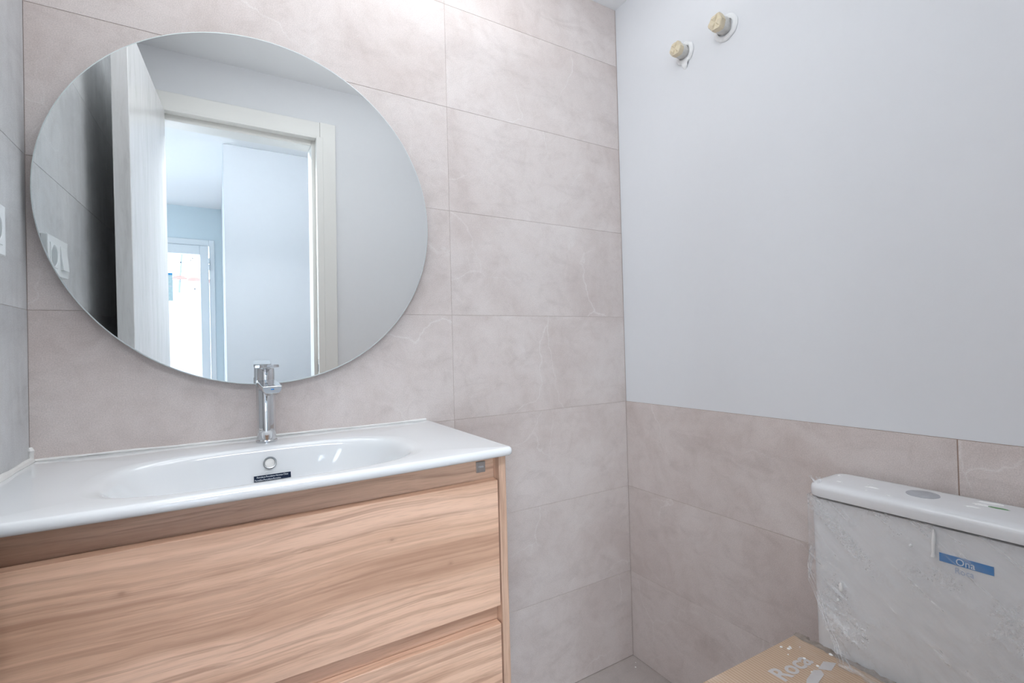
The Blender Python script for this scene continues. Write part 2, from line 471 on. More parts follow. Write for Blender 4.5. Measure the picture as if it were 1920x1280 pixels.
# front wall with the doorway
DX0, DX1, DZ = 0.088, 0.752, 2.066           # rough opening
Y0, Y1 = -D, -1.36
bm = bmesh.new()
box(bm, (-0.15, Y1, 0), (DX0, Y0, H)); box(bm, (DX1, Y1, 0), (W+0.15, Y0, H)); box(bm, (DX0, Y1, DZ), (DX1, Y0, H))
props(obj('wall_front', bm, M['plaster']), kind='structure')

fl = props(obj('floor', bx((-1.4, -4.6, -0.12), (3.2, 0.15, -REC)), M['grout']), kind='structure')
ft = bpy.data.meshes.new('floor_tile')
bm = bx((-0.45+GAP/2, -0.45+GAP/2, -TH), (0.45-GAP/2, 0.45-GAP/2, 0), 0.0007, 1); bm.to_mesh(ft); bm.free()
ft.materials.append(M['floor_tile'])
for i in range(-2, 4):
    for j in range(0, 6):
        o = bpy.data.objects.new('tile', ft); COL.objects.link(o); o.parent = fl
        o.location = (W-0.45-0.9*i, -0.45-0.9*j, 0)
        if not (-1.5 < o.location.x < 3.1 and o.location.y > -4.6):
            bpy.data.objects.remove(o)
props(obj('ceiling', bx((-1.4, -4.6, H), (3.2, 0.15, H+0.12)), M['ceiling']), kind='structure')

# hallway and the room beyond it, seen in the mirror
HX = 0.352
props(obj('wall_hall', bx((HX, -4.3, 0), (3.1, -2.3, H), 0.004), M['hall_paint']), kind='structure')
props(obj('wall_hall_end', bx((3.1, -2.3, 0), (3.2, Y1, H)), M['plaster']), kind='structure')
props(obj('wall_hall_side', bx((W+0.15, Y1, 0), (3.2, Y0, H)), M['plaster']), kind='structure')
props(obj('wall_bedroom_left', bx((-1.4, -4.3, 0), (-1.2, Y1, H)), M['bedroom_paint']), kind='structure')
props(obj('wall_bedroom_near', bx((-1.4, Y1, 0), (-0.15, Y0, H)), M['bedroom_paint']), kind='structure')
TX0, TX1, TZ = -0.62, 0.288, 2.0
bm = bmesh.new()
box(bm, (-1.4, -4.6, 0), (TX0, -4.3, H)); box(bm, (TX1, -4.6, 0), (3.2, -4.3, H)); box(bm, (TX0, -4.6, TZ), (TX1, -4.3, H))
props(obj('wall_bedroom_far', bm, M['bedroom_paint']), kind='structure')

# terrace door
d2 = empty('door_2', ((TX0+TX1)/2, -4.33, 0), 'white framed glazed terrace door at the end of the hall, seen in the mirror', kind='structure')
bm = bmesh.new()
box(bm, (TX0, -4.36, 0), (TX0+0.04, -4.29, TZ), 0.004); box(bm, (TX1-0.045, -4.36, 0), (TX1, -4.29, TZ), 0.004)
box(bm, (TX0+0.04, -4.36, TZ-0.055), (TX1-0.045, -4.29, TZ), 0.004)
obj('door_frame', bm, M['upvc'], d2)
bm = bmesh.new()
sx0, sx1, sz = TX0+0.045, TX1-0.05, TZ-0.06
box(bm, (sx0, -4.345, 0.02), (sx0+0.075, -4.28, sz), 0.005); box(bm, (sx1-0.07, -4.345, 0.02), (sx1, -4.28, sz), 0.005)
box(bm, (sx0+0.075, -4.345, sz-0.085), (sx1-0.07, -4.28, sz), 0.005); box(bm, (sx0+0.075, -4.345, 0.02), (sx1-0.07, -4.28, 0.12), 0.005)
obj('sash', bm, M['upvc'], d2)
gl = obj('pane', bx((sx0+0.07, -4.318, 0.11), (sx1-0.065, -4.312, sz-0.08)), M['glass'], d2)
for z in (1.80, 1.74, 0.5):
    obj('hinge', lathe(bmesh.new(), [(0.009, 0), (0.009, 0.055)], (sx1+0.003, -4.274, z-0.03), 12), M['upvc'], d2)
for (px, pz) in ((0.013, 1.775), (0.093, 1.798), (0.1085, 1.819), (0.122, 1.528)):
    obj('paint_spot', lathe(bmesh.new(), [(0.006, 0), (0.0065, 0.001), (0.004, 0.002)], (px, -4.310, pz), 10, 'y'), M['dot'], gl)
st = empty('window_sticker', (-0.11, -4.31, 1.54), 'blue and teal sticker sheet on the terrace door pane, in the mirror', 'sticker')
obj('sheet', bx((-0.17, -4.311, 1.41), (-0.051, -4.309, 1.672)), M['label_white'], st)
obj('blue_band', bx((-0.168, -4.309, 1.650), (-0.052, -4.3084, 1.671)), M['print_blue'], st)
obj('upper_picture', bx((-0.168, -4.309, 1.552), (-0.053, -4.3084, 1.648)), M['print_teal'], st)
obj('lower_picture', bx((-0.168, -4.309, 1.412), (-0.053, -4.3084, 1.538)), M['print_teal'], st)

# terrace outside
props(obj('terrace', bx((-8, -14, -0.2), (8, -4.6, -0.03)), M['paving']), kind='structure')
pw = props(obj('parapet_wall', bx((-6, -8.2, -0.03), (6, -8.0, 1.9)), M['outer_wall']), 'white rendered terrace wall outside the glazed door', kind='structure')
ctm = None
for i in range(24):
    x = -2.4+i*0.2
    bm = bmesh.new()
    arc = [(0.10*math.cos(a), 0.042*math.sin(a)) for a in np.linspace(PI, 0, 9)]
    if ctm is None:
        rings(bm, [[Vector((u, 0.16, w)) for u, w in arc+[(0.1, -0.015), (-0.1, -0.015)]],
                   [Vector((u*0.88, -0.16, w*0.9+0.02)) for u, w in arc+[(0.1, -0.015), (-0.1, -0.015)]]], True, True, True)
        o = obj('coping_tile', bm, M['terra'], pw, local=True); ctm = o.data
    else:
        bm.free(); o = bpy.data.objects.new('coping_tile', ctm); COL.objects.link(o); o.parent = pw
    o.location = (x, -8.1, 1.905+0.02*math.sin(i*1.3))
props(obj('terrace_pole', tube(bmesh.new(), [(-0.213, -7.97, 1.70), (-0.19, -7.97, 2.0), (-0.12, -7.97, 2.9)], 0.013, 12), M['pole'], origin=(-0.20, -7.97, 1.70)),
      'thin grey pole fixed to the terrace wall, seen through the pane in the mirror', 'pole')

# bathroom door
d1 = empty('door_1', (0.10, -D, 0), 'white bathroom door standing open against the left wall, seen in the mirror', kind='structure')
ang = R(4.0)
hx, hy = 0.138, -1.232
bm = bx((-0.040, 0.0, 0.012), (0.0, 0.675, 2.052), 0.0015, 1)
bmesh.ops.transform(bm, matrix=Matrix.Translation((hx, hy, 0)) @ Matrix.Rotation(ang-R(1.0), 4, 'Z'), verts=bm.verts)
obj('door_leaf', bm, M['door_film'], d1)
bm = bx((0.722-0.0, -1.268, 0), (0.752, -1.223, 2.064), 0.002)
obj('jamb', bm, M['lacquer'], d1)
obj('door_stop', bx((0.706, -1.365, 0), (0.752, -1.268, 2.064), 0.002), M['lacquer'], d1)
obj('jamb', bx((0.088, -1.365, 0), (0.097, -1.223, 2.064), 0.002), M['lacquer'], d1)
obj('head_jamb', bx((0.0975, -1.2675, 2.0545), (0.7215, -1.223, 2.066), 0.001), M['lacquer'], d1)
obj('head_stop', bx((0.0975, -1.365, 2.030), (0.7055, -1.268, 2.066), 0.002), M['lacquer'], d1)
obj('architrave', bx((0.739, -1.2405, 0), (0.809, -1.225, 2.133), 0.002), M['lacquer'], d1)
obj('architrave', bx((0.020, -1.2405, 0), (0.090, -1.225, 2.133), 0.002), M['lacquer'], d1)
obj('head_architrave', bx((0.0905, -1.2405, 2.058), (0.7385, -1.225, 2.131), 0.002), M['lacquer'], d1)
sp = obj('strike_plate', bx((0.7215, -1.262, 0.93), (0.7225, -1.226, 1.01), 0.0003, 1), M['steel'], d1)
obj('latch_hole', bx((0.7212, -1.252, 0.95), (0.7218, -1.236, 0.985)), M['chrome_dark'], sp)

# white silicone bead along the basin and up the corner
bm = bmesh.new()
ZB = 0.909
tube(bm, [(0.004, -0.003, ZB+0.001)]+[(x, -0.0025-0.0006*math.sin(x*31), ZB+0.001+0.0006*math.sin(x*17)) for x in np.linspace(0.03, 0.80, 24)], lambda s: 0.0030+0.0006*math.sin(s*40))
tube(bm, [(0.003+0.006*s, -0.004-0.45*s, ZB+0.001) for s in np.linspace(0, 1, 14)], lambda s: 0.0065+0.0012*math.sin(s*23))
tube(bm, [(0.003, -0.003, ZB), (0.0025, -0.0025, ZB+0.008), (0.002, -0.003, ZB+0.015), (0.004, -0.006, ZB+0.021), (0.002, -0.003, ZB+0.026)], lambda s: 0.003+0.0025*math.sin(s*PI*0.95))
props(obj('trim_1', bm, M['silicone'], smooth=True), kind='structure')


# ------------------------------------------------------------------ vanity cabinet
CX0, CX1, CF = 0.012, 0.7995, -0.4385
vc = empty('vanity_cabinet', (0.40, -0.22, 0.30), 'wall hung oak laminate vanity cabinet with two drawers under the white basin', 'cabinet')
ZT, ZL = 0.8915, 0.305
obj('side_panel', bx((CX1-0.0155, CF, ZL), (CX1, -0.004, ZT), 0.0005, 1), M['wood_side'], vc)
obj('side_panel', bx((CX0, CF, ZL), (CX0+0.0155, -0.004, ZT), 0.0005, 1), M['wood_side'], vc)
ix0, ix1 = CX0+0.0155, CX1-0.0155
obj('top_rail', bx((ix0, -0.416, 0.80), (ix1, -0.400, ZT), 0.0004, 1), M['wood_rail'], vc)
obj('middle_rail', bx((ix0, -0.416, 0.50), (ix1, -0.400, 0.62), 0.0004, 1), M['wood_rail'], vc)
obj('bottom_panel', bx((ix0, -0.400, ZL), (ix1, -0.004, ZL+0.016)), M['wood_side'], vc)
dx0, dx1 = ix0+0.003, ix1-0.0035


def drawer(z0, z1, mat):
    """handleless front, its top edge chamfered backwards as a finger grip"""
    prof = [(CF, z0), (CF, z1), (CF+0.0185, z1+0.0012), (CF+0.0215, z1-0.0010), (CF+0.0215, z0)]
    bm = bmesh.new()
    rings(bm, [[Vector((x, y, z)) for y, z in prof] for x in (dx0, dx1)], True, True, True)
    es = [e for e in bm.edges if abs(e.verts[0].co.y-CF) < 1e-5 and abs(e.verts[1].co.y-CF) < 1e-5]
    bmesh.ops.bevel(bm, geom=es, offset=0.0006, segments=1, affect='EDGES')
    return obj('drawer', bm, mat, vc)


drawer(0.5985, 0.8435, M['wood'])
drawer(ZL+0.004, 0.5625, M['wood_low'])
lp = obj('logo_plate', bx((0.7445, -0.4195, 0.8585), (0.7640, -0.4158, 0.8800), 0.0006, 1), M['steel'], vc)
props(lp, 'small brushed steel square plate')
obj('lettering', text_bm('roca', 0.0062, frame_mat((0.7543, -0.4195, 0.8682), (1, 0, 0), (0, 0, 1)), 0.0002, 'CENTER'), M['label_white'], lp)

# ------------------------------------------------------------------ washbasin
wbn = empty('washbasin', (0.405, -0.23, 0.887), 'long white ceramic washbasin with a wide bowl on the oak vanity', 'washbasin')
BX0, BX1, BY0, BY1 = 0.004, 0.8085, -0.4585, -0.0015
BC = Vector((0.40, -0.2835))


def outline(inset):
    pts = []
    x0, x1, y0, y1 = BX0+inset, BX1-inset, BY0+inset, BY1-inset
    r = max(0.002, 0.012-inset)
    def bow(x): return -0.011*(1-((x-0.405)/0.40)**2)
    def corner(cx, cy, a0):
        for k in range(7):
            a = a0+PI/2*k/6
            pts.append((cx+r*math.cos(a), cy+r*math.sin(a)))
    corner(x0+r, y0+r, PI)
    for s in np.linspace(0, 1, 62)[1:-1]: pts.append((x0+r+(x1-x0-2*r)*s, y0+bow(x0+r+(x1-x0-2*r)*s)))
    corner(x1-r, y0+r, 1.5*PI)
    for s in np.linspace(0, 1, 36)[1:-1]: pts.append((x1, y0+r+(y1-y0-2*r)*s))
    corner(x1-r, y1-r, 0)
    for s in np.linspace(0, 1, 62)[1:-1]: pts.append((x1-r-(x1-x0-2*r)*s, y1))
    corner(x0+r, y1-r, PI/2)
    for s in np.linspace(0, 1, 36)[1:-1]: pts.append((x0, y1-r-(y1-y0-2*r)*s))
    return pts


ref = outline(0.0)
angs = [math.atan2(y-BC.y, x-BC.x) for x, y in ref]


def bowl_pt(a, sx, sy, depth):
    A, B, n = 0.247*sx, 0.150*sy, 3.1
    c, s = math.cos(a), math.sin(a)
    if s < 0: B *= 1-0.15*min(1, max(0, depth-0.001)/0.016)          # the front wall falls steeply behind the rail
    rr = (abs(c/A)**n+abs(s/B)**n)**(-1/n)
    return Vector((BC.x+rr*c, BC.y+rr*s, ZB-depth))


prof = [(0.02, 0.03, 0.103), (0.2, 0.25, 0.102), (0.42, 0.55, 0.099), (0.58, 0.73, 0.093), (0.70, 0.83, 0.083),
        (0.79, 0.885, 0.068), (0.86, 0.92, 0.050), (0.915, 0.945, 0.030), (0.95, 0.965, 0.0155), (0.98, 0.985, 0.007),
        (1.01, 1.012, 0.0028), (1.05, 1.045, 0.0008), (1.09, 1.08, 0.0)]
P = np.array(prof); fine = []
for i in range(len(P)-1):
    p0 = P[max(i-1, 0)]; p1 = P[i]; p2 = P[i+1]; p3 = P[min(i+2, len(P)-1)]
    for s in (0, 1/3, 2/3):
        fine.append(0.5*((2*p1)+(-p0+p2)*s+(2*p0-5*p1+4*p2-p3)*s*s+(-p0+3*p1-3*p2+p3)*s**3))
fine.append(P[-1])
rs = [[bowl_pt(a, *f) for a in angs] for f in fine]
for ins, z in ((0.0075, ZB), (0.0045, ZB-0.0005), (0.0018, ZB-0.0025), (0.0, ZB-0.007), (0.0, ZB-0.0105), (0.0015, ZB-0.0145), (0.005, ZB-0.0168), (0.03, ZB-0.0172)):
    rs.append([Vector((x, y, z)) for x, y in outline(ins)])
bm = bmesh.new(); rings(bm, rs, True, True, False)
basin = obj('basin_body', bm, M['ceramic'], wbn, smooth=True)
# overflow, waste and maker's sticker on the bowl's back wall
ovn = Vector((0, -0.94, 0.34)); ovc = Vector((0.4015, -0.1455, 0.8765))
def disc_on(prof, c, nrm, n=32):
    bm = bmesh.new(); lathe(bm, prof, (0, 0, 0), n)
    q = Vector((0, 0, 1)).rotation_difference(Vector(nrm).normalized()).to_matrix().to_4x4()
    bmesh.ops.transform(bm, matrix=Matrix.Translation(c) @ q, verts=bm.verts)
    return bm
ov = obj('overflow_ring', disc_on([(0.0125, -0.006), (0.0125, 0.0022), (0.0118, 0.003), (0.0098, 0.0028), (0.0094, 0.001), (0.0094, -0.004)], ovc, ovn), M['ring'], wbn, smooth=True)
obj('overflow_cap', disc_on([(0.0094, -0.004), (0.0092, -0.0008), (0.0, -0.0002)], ovc, ovn), M['silicone'], ov)
obj('waste', disc_on([(0.031, -0.003), (0.031, 0.002), (0.027, 0.004), (0.0, 0.0055)], (0.40, -0.27, ZB-0.103), (0, 0, 1)), M['chrome'], wbn, smooth=True)
lo, hi = Vector((0.4055, -0.1530, 0.8415)), Vector((0.4055, -0.1497, 0.8530))
ydir = (hi-lo).normalized()
fm = frame_mat((lo+hi)/2+Vector((0, -0.0022, 0.0010)), (1, 0, 0), ydir)
bm = bx((-0.0345, -0.0058, -0.0002), (0.0345, 0.0058, 0.0002)); bmesh.ops.transform(bm, matrix=fm, verts=bm.verts)
stk = props(obj('sticker', bm, M['navy'], wbn), 'navy blue maker sticker')
obj('lettering', text_bm('Porcelana-Porcelaine-Vitreous China', 0.0048, fm @ Matrix.Translation((0, 0.0008, 0.0003)), 0.0001, 'CENTER', 0.82), M['label_white'], stk)
obj('lettering', text_bm('Porzellan-Porcellana-Porselein', 0.0048, fm @ Matrix.Translation((-0.033, -0.0048, 0.0003)), 0.0001, 'LEFT', 0.82), M['label_white'], stk)

# ------------------------------------------------------------------ mixer tap
FX, FY = 0.4018, -0.066
tp = empty('mixer_tap', (FX, FY, ZB), 'chrome single lever mixer tap standing on the back of the washbasin', 'tap')
tp.rotation_euler = (0, 0, R(3.0))
obj('base_ring', lathe(bmesh.new(), [(0.0215, 0), (0.0215, 0.003), (0.0200, 0.0045), (0.019, 0.0045)], (0, 0, 0.0005), 48), M['chrome'], tp, local=True, smooth=True)
bm = lathe(bmesh.new(), [(0.0193, 0.003), (0.0193, 0.1358), (0.0186, 0.1372), (0.012, 0.1372)], (0, 0, 0), 56)
o = obj('tap_body', bm, M['chrome'], tp, local=True, smooth=True)
bm = lathe(bmesh.new(), [(0.014, 0.1370), (0.0180, 0.1372), (0.0180, 0.1605), (0.0172, 0.1622), (0.010, 0.1622)], (0, 0, 0), 56)
obj('cartridge_housing', bm, M['chrome'], tp, local=True, smooth=True)


def spout_ring(y, top, hgt, wt, wb_):
    pts = []
    prof = [(-wt, top-0.0012), (-wt+0.0012, top), (-wt*0.33, top+0.0004), (wt*0.33, top+0.0004), (wt-0.0012, top), (wt, top-0.0012),
            (wt*0.98, top-hgt*0.35), (wt*0.86, top-hgt*0.72), (wb_, top-hgt*0.97), (wb_*0.6, top-hgt), (-wb_*0.6, top-hgt), (-wb_, top-hgt*0.97), (-wt*0.86, top-hgt*0.72), (-wt*0.98, top-hgt*0.35)]
    return [Vector((x, y, z)) for x, z in prof]


bm = bmesh.new()
rings(bm, [spout_ring(0.006, 0.1372, 0.024, 0.0188, 0.014), spout_ring(-0.02, 0.1362, 0.022, 0.0190, 0.014), spout_ring(-0.06, 0.1325, 0.0185, 0.0190, 0.0135),
           spout_ring(-0.098, 0.1284, 0.0160, 0.0190, 0.0130), spout_ring(-0.1035, 0.1272, 0.0140, 0.0180, 0.012)], True, True, True)
spt = obj('spout', bm, M['chrome'], tp, local=True)
bv = spt.modifiers.new('soft', 'BEVEL'); bv.width = 0.0012; bv.segments = 2; bv.limit_method = 'ANGLE'; bv.angle_limit = R(38)
obj('aerator', lathe(bmesh.new(), [(0.009, 0.108), (0.0105, 0.1085), (0.0105, 0.117)], (0, -0.088, 0), 28), M['steel'], tp, local=True, smooth=True)
pts = [(-0.0185, 0.016), (-0.0185, -0.062)]+[(-0.0185+0.007-0.007*math.cos(a), -0.062-0.012*math.sin(a)) for a in np.linspace(0.2, PI/2, 5)]
pts += [(-0.006, -0.0775), (0.006, -0.0775)]+[(0.0185-0.007+0.007*math.cos(a), -0.062-0.012*math.sin(a)) for a in np.linspace(PI/2, 0.2, 5)]+[(0.0185, -0.062), (0.0185, 0.016)]
pts += [(0.012, 0.0195), (-0.012, 0.0195)]
bm = poly(bmesh.new(), [(x, y, 0.1632+(-y)*0.03) for x, y in pts], (0, 0, 0.0062))
lv = obj('lever', bm, M['chrome'], tp, local=True)
bv = lv.modifiers.new('soft', 'BEVEL'); bv.width = 0.001; bv.segments = 2; bv.limit_method = 'ANGLE'; bv.angle_limit = R(50)
obj('temperature_dot', lathe(bmesh.new(), [(0.0030, 0), (0.0026, 0.0006)], (0, -0.0178, 0.1500), 16, 'y'), M['label_white'], tp, local=True)
obj('spout_mark', bx((-0.003, -0.1043, 0.1205), (0.003, -0.1030, 0.1225)), M['blue'], tp, local=True)

# ------------------------------------------------------------------ round mirror, leaning very slightly forward
MR = 0.397
mr = empty('round_mirror', (0.411, -0.030, 1.430), 'large round frameless wall mirror above the washbasin', 'mirror')
a, b = R(0.1), R(-1.4)
nrm = Vector((math.sin(a)*math.cos(b), -math.cos(a)*math.cos(b), math.sin(b)))
zl = nrm; xl = Vector((0, 0, 1)).cross(zl).normalized(); yl = zl.cross(xl)
mr.rotation_euler = Matrix((xl, yl, zl)).transposed().to_euler()
obj('mirror_glass', lathe(bmesh.new(), [(MR-0.0022, -0.004), (MR-0.0022, 0.0)], (0, 0, 0), 160), M['mirror'], mr, local=True)
bm = lathe(bmesh.new(), [(MR-0.0022, -0.0045), (MR, -0.0040), (MR, -0.0012), (MR-0.0010, -0.0002), (MR-0.0022, 0.0001)], (0, 0, 0), 160, 'z', False, False)
obj('polished_edge', bm, M['glass_edge'], mr, local=True, smooth=True)
obj('backing_board', lathe(bmesh.new(), [(MR-0.012, -0.009), (MR-0.008, -0.0046)], (0, 0, 0), 96), M['backing'], mr, local=True)
for sx in (-1, 1):
    obj('wall_bracket', bx((sx*0.16-0.03, 0.18, -0.0295), (sx*0.16+0.03, 0.24, -0.009)), M['steel'], mr, local=True)

# ------------------------------------------------------------------ socket and switch on the left wall
sw = empty('socket_and_switch', (0.0, -0.222, 1.320), 'white double plate with a round socket and a rocker switch on the left wall', 'switch')
y0, y1, z0, z1 = -0.300, -0.144, 1.2785, 1.3625
obj('plate', bx((0.0003, y0, z0), (0.0115, y1, z1), 0.0016, 2), M['switch'], sw)
bm = bx((0.0110, -0.2125, 1.2945), (0.0127, -0.1600, 1.3470), 0.0008, 2)
sk = obj('socket', bm, M['switch'], sw)
obj('socket_well', lathe(bmesh.new(), [(0.0205, 0.0), (0.0200, 0.0004), (0.0, 0.0002)], (0.0128, -0.1862, 1.3207), 36, 'x'), M['socket_dark'], sk)
for v in obj('socket_rim', lathe(bmesh.new(), [(0.0225, -0.0005), (0.0222, 0.001), (0.0208, 0.0012), (0.0204, 0.0)], (0.0129, -0.1862, 1.3207), 36, 'x', False, False), M['switch'], sk).data.vertices:
    v.co.x = v.co.x
bm = bmesh.new()
rings(bm, [[Vector((x, y, z)) for y, z in ((-0.2870, 1.2945), (-0.2370, 1.2945), (-0.2370, 1.3470), (-0.2870, 1.3470))] for x in (0.0112, 0.0122)], True, True, True)
for v in bm.verts:
    if v.co.x > 0.012 and v.co.z < 1.31: v.co.x += 0.0045
obj('rocker', bm, M['switch'], sw)


# ------------------------------------------------------------------ taped pipe ends high on the right wall
def taped_end(y, z, r, length, seed, label, drip):
    rnd = random.Random(seed)
    t = empty('taped_pipe_end', (W+0.002, y, z), label, 'pipe end')
    n = 30
    wob = [1+0.05*math.sin(k*2*PI/n*3+seed)+rnd.uniform(-0.03, 0.03) for k in range(n)]
    hexf = [1/max(math.cos(((k*2*PI/n) % (PI/3))-PI/6), 0.86)*0.93 for k in range(n)]
    def ring(rr, x, f=1.0, jit=0.0):
        return [Vector((W+0.002-x+rnd.uniform(-jit, jit), y+0.0+rr*wob[k]*(hexf[k]*f+(1-f))*math.cos(2*PI*k/n), z+rr*wob[k]*(hexf[k]*f+(1-f))*math.sin(2*PI*k/n))) for k in range(n)]
    L = length
    obj('plastered_pipe', rings(bmesh.new(), [ring(r*1.02, -0.001, 0, 0), ring(r*0.98, L*0.25, 0, 0.001), ring(r*0.93, L*0.55, 0.2, 0.001), ring(r*0.95, L*0.66, 0.4)], True, True, True), M['mortar'], t, smooth=True)
    bm = bmesh.new()
    rs = [ring(r*0.93, L*0.55, 0.4), ring(r*1.0, L*0.62, 0.8), ring(r*1.0, L*0.93, 1.0, 0.0005), ring(r*0.94, L, 1.0, 0.0006)]
    cap = ring(r*0.5, L*1.03, 0.5); c2 = ring(r*0.06, L*0.99, 0)
    for k in range(n):
        cap[k].x += (-0.0028 if (k//5) % 2 else 0.0022)
    rings(bm, rs+[cap, c2], True, True, True)
    obj('tape_cap', bm, M['tape'], t)
    # crumbly mortar collar on the wall
    bm = bmesh.new()
    cr = []
    for rr, x in ((1.55, 0.0), (1.42, 0.003), (1.2, 0.0045), (1.02, 0.004)):
        cr.append([Vector((W+0.0005-x*(0.6+0.6*rnd.random()), y-0.2*r+rr*r*(1+0.10*rnd.random())*math.cos(2*PI*k/n), z-0.25*r+rr*r*(1+0.10*rnd.random())*math.sin(2*PI*k/n))) for k in range(n)])
    rings(bm, cr, True, False, False)
    obj('plaster_collar', bm, M['putty'], t, smooth=True)
    if drip:
        bm = bmesh.new()
        rings(bm, [[Vector((W+0.0015-h, y-0.006+w_*math.cos(q), z-r*1.2-d+0.004*math.sin(q)*1.0)) for q in np.linspace(0, 2*PI, 14)[:-1]] for h, w_, d in ((0.0, 0.018, 0.0), (0.004, 0.016, 0.004), (0.005, 0.012, 0.012), (0.004, 0.009, 0.02), (0.0, 0.006, 0.026))], True, True, True)
        obj('plaster_drip', bm, M['putty'], t, smooth=True)


taped_end(-0.2905, 1.9975, 0.0205, 0.040, 3, 'lower left of the two taped pipe ends on the white wall, plaster smear below', True)
taped_end(-0.4320, 1.9940, 0.0225, 0.043, 8, 'upper right of the two taped pipe ends on the white wall', False)

# ------------------------------------------------------------------ toilet
to = empty('toilet', (1.25, -0.885, 0.0), 'white close coupled toilet against the right wall, its cistern wrapped in film', 'toilet')
TF, TB, TY0, TY1 = 1.413, 1.538, -1.078, -0.6955


def rrect(x0, x1, y0, y1, r, z, n=8, rb=None):
    pts = []
    for (cx, cy, a0, rr) in ((x1-(rb or r), y1-(rb or r), 0, rb or r), (x0+r, y1-r, PI/2, r), (x0+r, y0+r, PI, r), (x1-(rb or r), y0+(rb or r), 1.5*PI, rb or r)):
        for k in range(n+1):
            q = a0+PI/2*k/n
            pts.append(Vector((cx+rr*math.cos(q), cy+rr*math.sin(q), z)))
    return pts


bm = bmesh.new()
rs = []
for z, s in ((0.395, 0.012), (0.41, 0.004), (0.44, 0.002), (0.60, 0.001), (0.762, 0.0)):
    rs.append(rrect(TF+s, TB, TY0+s, TY1-s, 0.022, z, rb=0.008))
rings(bm, rs, True, True, True)
obj('cistern', bm, M['ceramic_dusty'], to, smooth=True)
bm = bmesh.new()
rs = []
for z, s in ((0.7672, 0.004), (0.7680, 0.0005), (0.772, 0.0), (0.783, 0.0), (0.789, 0.0018), (0.7925, 0.006), (0.7945, 0.013), (0.7955, 0.024)):
    rs.append(rrect(TF-0.008+s, TB+0.002-s*0.25, TY0-0.004+s, TY1+0.004-s, 0.034, z, rb=0.012))
rings(bm, rs, True, True, True)
lid = obj('cistern_lid', bm, M['ceramic_dusty'], to, smooth=True)
bt = obj('flush_button', disc_on([(0.026, -0.001), (0.026, 0.001), (0.0245, 0.0016), (0.0, 0.0018)], (1.487, -0.872, 0.7955), (0, 0, 1)), M['smudge'], lid, smooth=True)
props(bt, 'grey dusty round flush button')
# bowl and seat under the carton
bm = bmesh.new()
def egg(cx, a0, b0, z, n=40, back=1.0):
    return [Vector((cx+a0*math.cos(q)*(back if math.cos(q) > 0 else 1.0), -0.889+b0*math.sin(q), z)) for q in np.linspace(0, 2*PI, n+1)[:-1]]
rings(bm, [egg(1.20, 0.22, 0.115, 0.0), egg(1.20, 0.21, 0.105, 0.05), egg(1.19, 0.19, 0.10, 0.16), egg(1.16, 0.22, 0.14, 0.27), egg(1.13, 0.26, 0.175, 0.36), egg(1.125, 0.268, 0.182, 0.392), egg(1.125, 0.262, 0.178, 0.398)], True, True, True)
obj('bowl', bm, M['ceramic'], to, smooth=True)
obj('bowl_shelf', bx((1.30, -1.06, 0.33), (1.535, -0.718, 0.3945), 0.01), M['ceramic'], to)
bm = bmesh.new(); rings(bm, [egg(1.125, 0.265, 0.18, 0.400), egg(1.125, 0.268, 0.183, 0.405), egg(1.125, 0.266, 0.181, 0.424), egg(1.125, 0.24, 0.16, 0.430)], True, True, True)
obj('seat_cover', bm, M['ceramic'], to, smooth=True)
# blue label on the cistern front
fm = frame_mat((TF-0.0006, -0.9185, 0.7105), (0, -1, 0), (0, 0, 1))
bm = bx((0, -0.0075, -0.0002), (0.0715, 0.0075, 0.0002)); bmesh.ops.transform(bm, matrix=fm, verts=bm.verts)
lb = props(obj('label', bm, M['blue'], to), 'blue strip label')
obj('lettering', text_bm('Ona', 0.0165, fm @ Matrix.Translation((0.0352, -0.0062, 0.0003)), 0.0001, 'CENTER', 0.9), M['label_white'], lb)
obj('lettering', text_bm('Roca', 0.0150, fm @ Matrix.Translation((0.0335, -0.0215, 0.0003)), 0.0001, 'CENTER', 0.85), M['pale_blue'], lb)


# putty splashes and a drip
def splat(parent, pts, z, h, mat):
    bm = bmesh.new()
    c = Vector((sum(p[0] for p in pts)/len(pts), sum(p[1] for p in pts)/len(pts), 0))
    a0 = [Vector((x, y, z)) for x, y in pts]
    a1 = [Vector((c.x+(x-c.x)*0.7, c.y+(y-c.y)*0.7, z+h)) for x, y in pts]
    rings(bm, [a0, a1], True, True, True)
    return obj('putty_splash', bm, mat, parent, smooth=False)


def blob(cx, cy, rx, ry, ang, seed):
    rnd = random.Random(seed); out = []
    for k in range(14):
        q = 2*PI*k/14; r = 1+rnd.uniform(-0.25, 0.25)
        x, y = rx*r*math.cos(q), ry*r*math.sin(q)
        out.append((cx+x*math.cos(ang)-y*math.sin(ang), cy+x*math.sin(ang)+y*math.cos(ang)))
    return out


for k, (x, y, rx, ry) in enumerate(((1.507, -0.714, 0.004, 0.003), (1.455, -0.738, 0.0025, 0.006), (1.462, -0.797, 0.003, 0.013), (1.430, -0.800, 0.002, 0.002), (1.428, -0.838, 0.002, 0.006),
                                    (1.475, -0.785, 0.0015, 0.0015), (1.487, -0.787, 0.0012, 0.0012), (1.520, -0.962, 0.006, 0.022), (1.497, -0.955, 0.005, 0.014), (1.470, -0.950, 0.004, 0.012))):
    splat(lid, blob(x, y, rx, ry, 0.1, k), 0.7953, 0.0012, M['putty'])
bm = splat(lid, blob(1.496, -0.976, 0.004, 0.016, 0.05, 31), 0.7956, 0.0008, M['green'])

# ------------------------------------------------------------------ plastic film draped over the cistern
pf = empty('plastic_film', (TF-0.01, -0.88, 0.45), 'crumpled clear plastic film draped over the front of the cistern', 'plastic film')
NU, NV = 190, 120


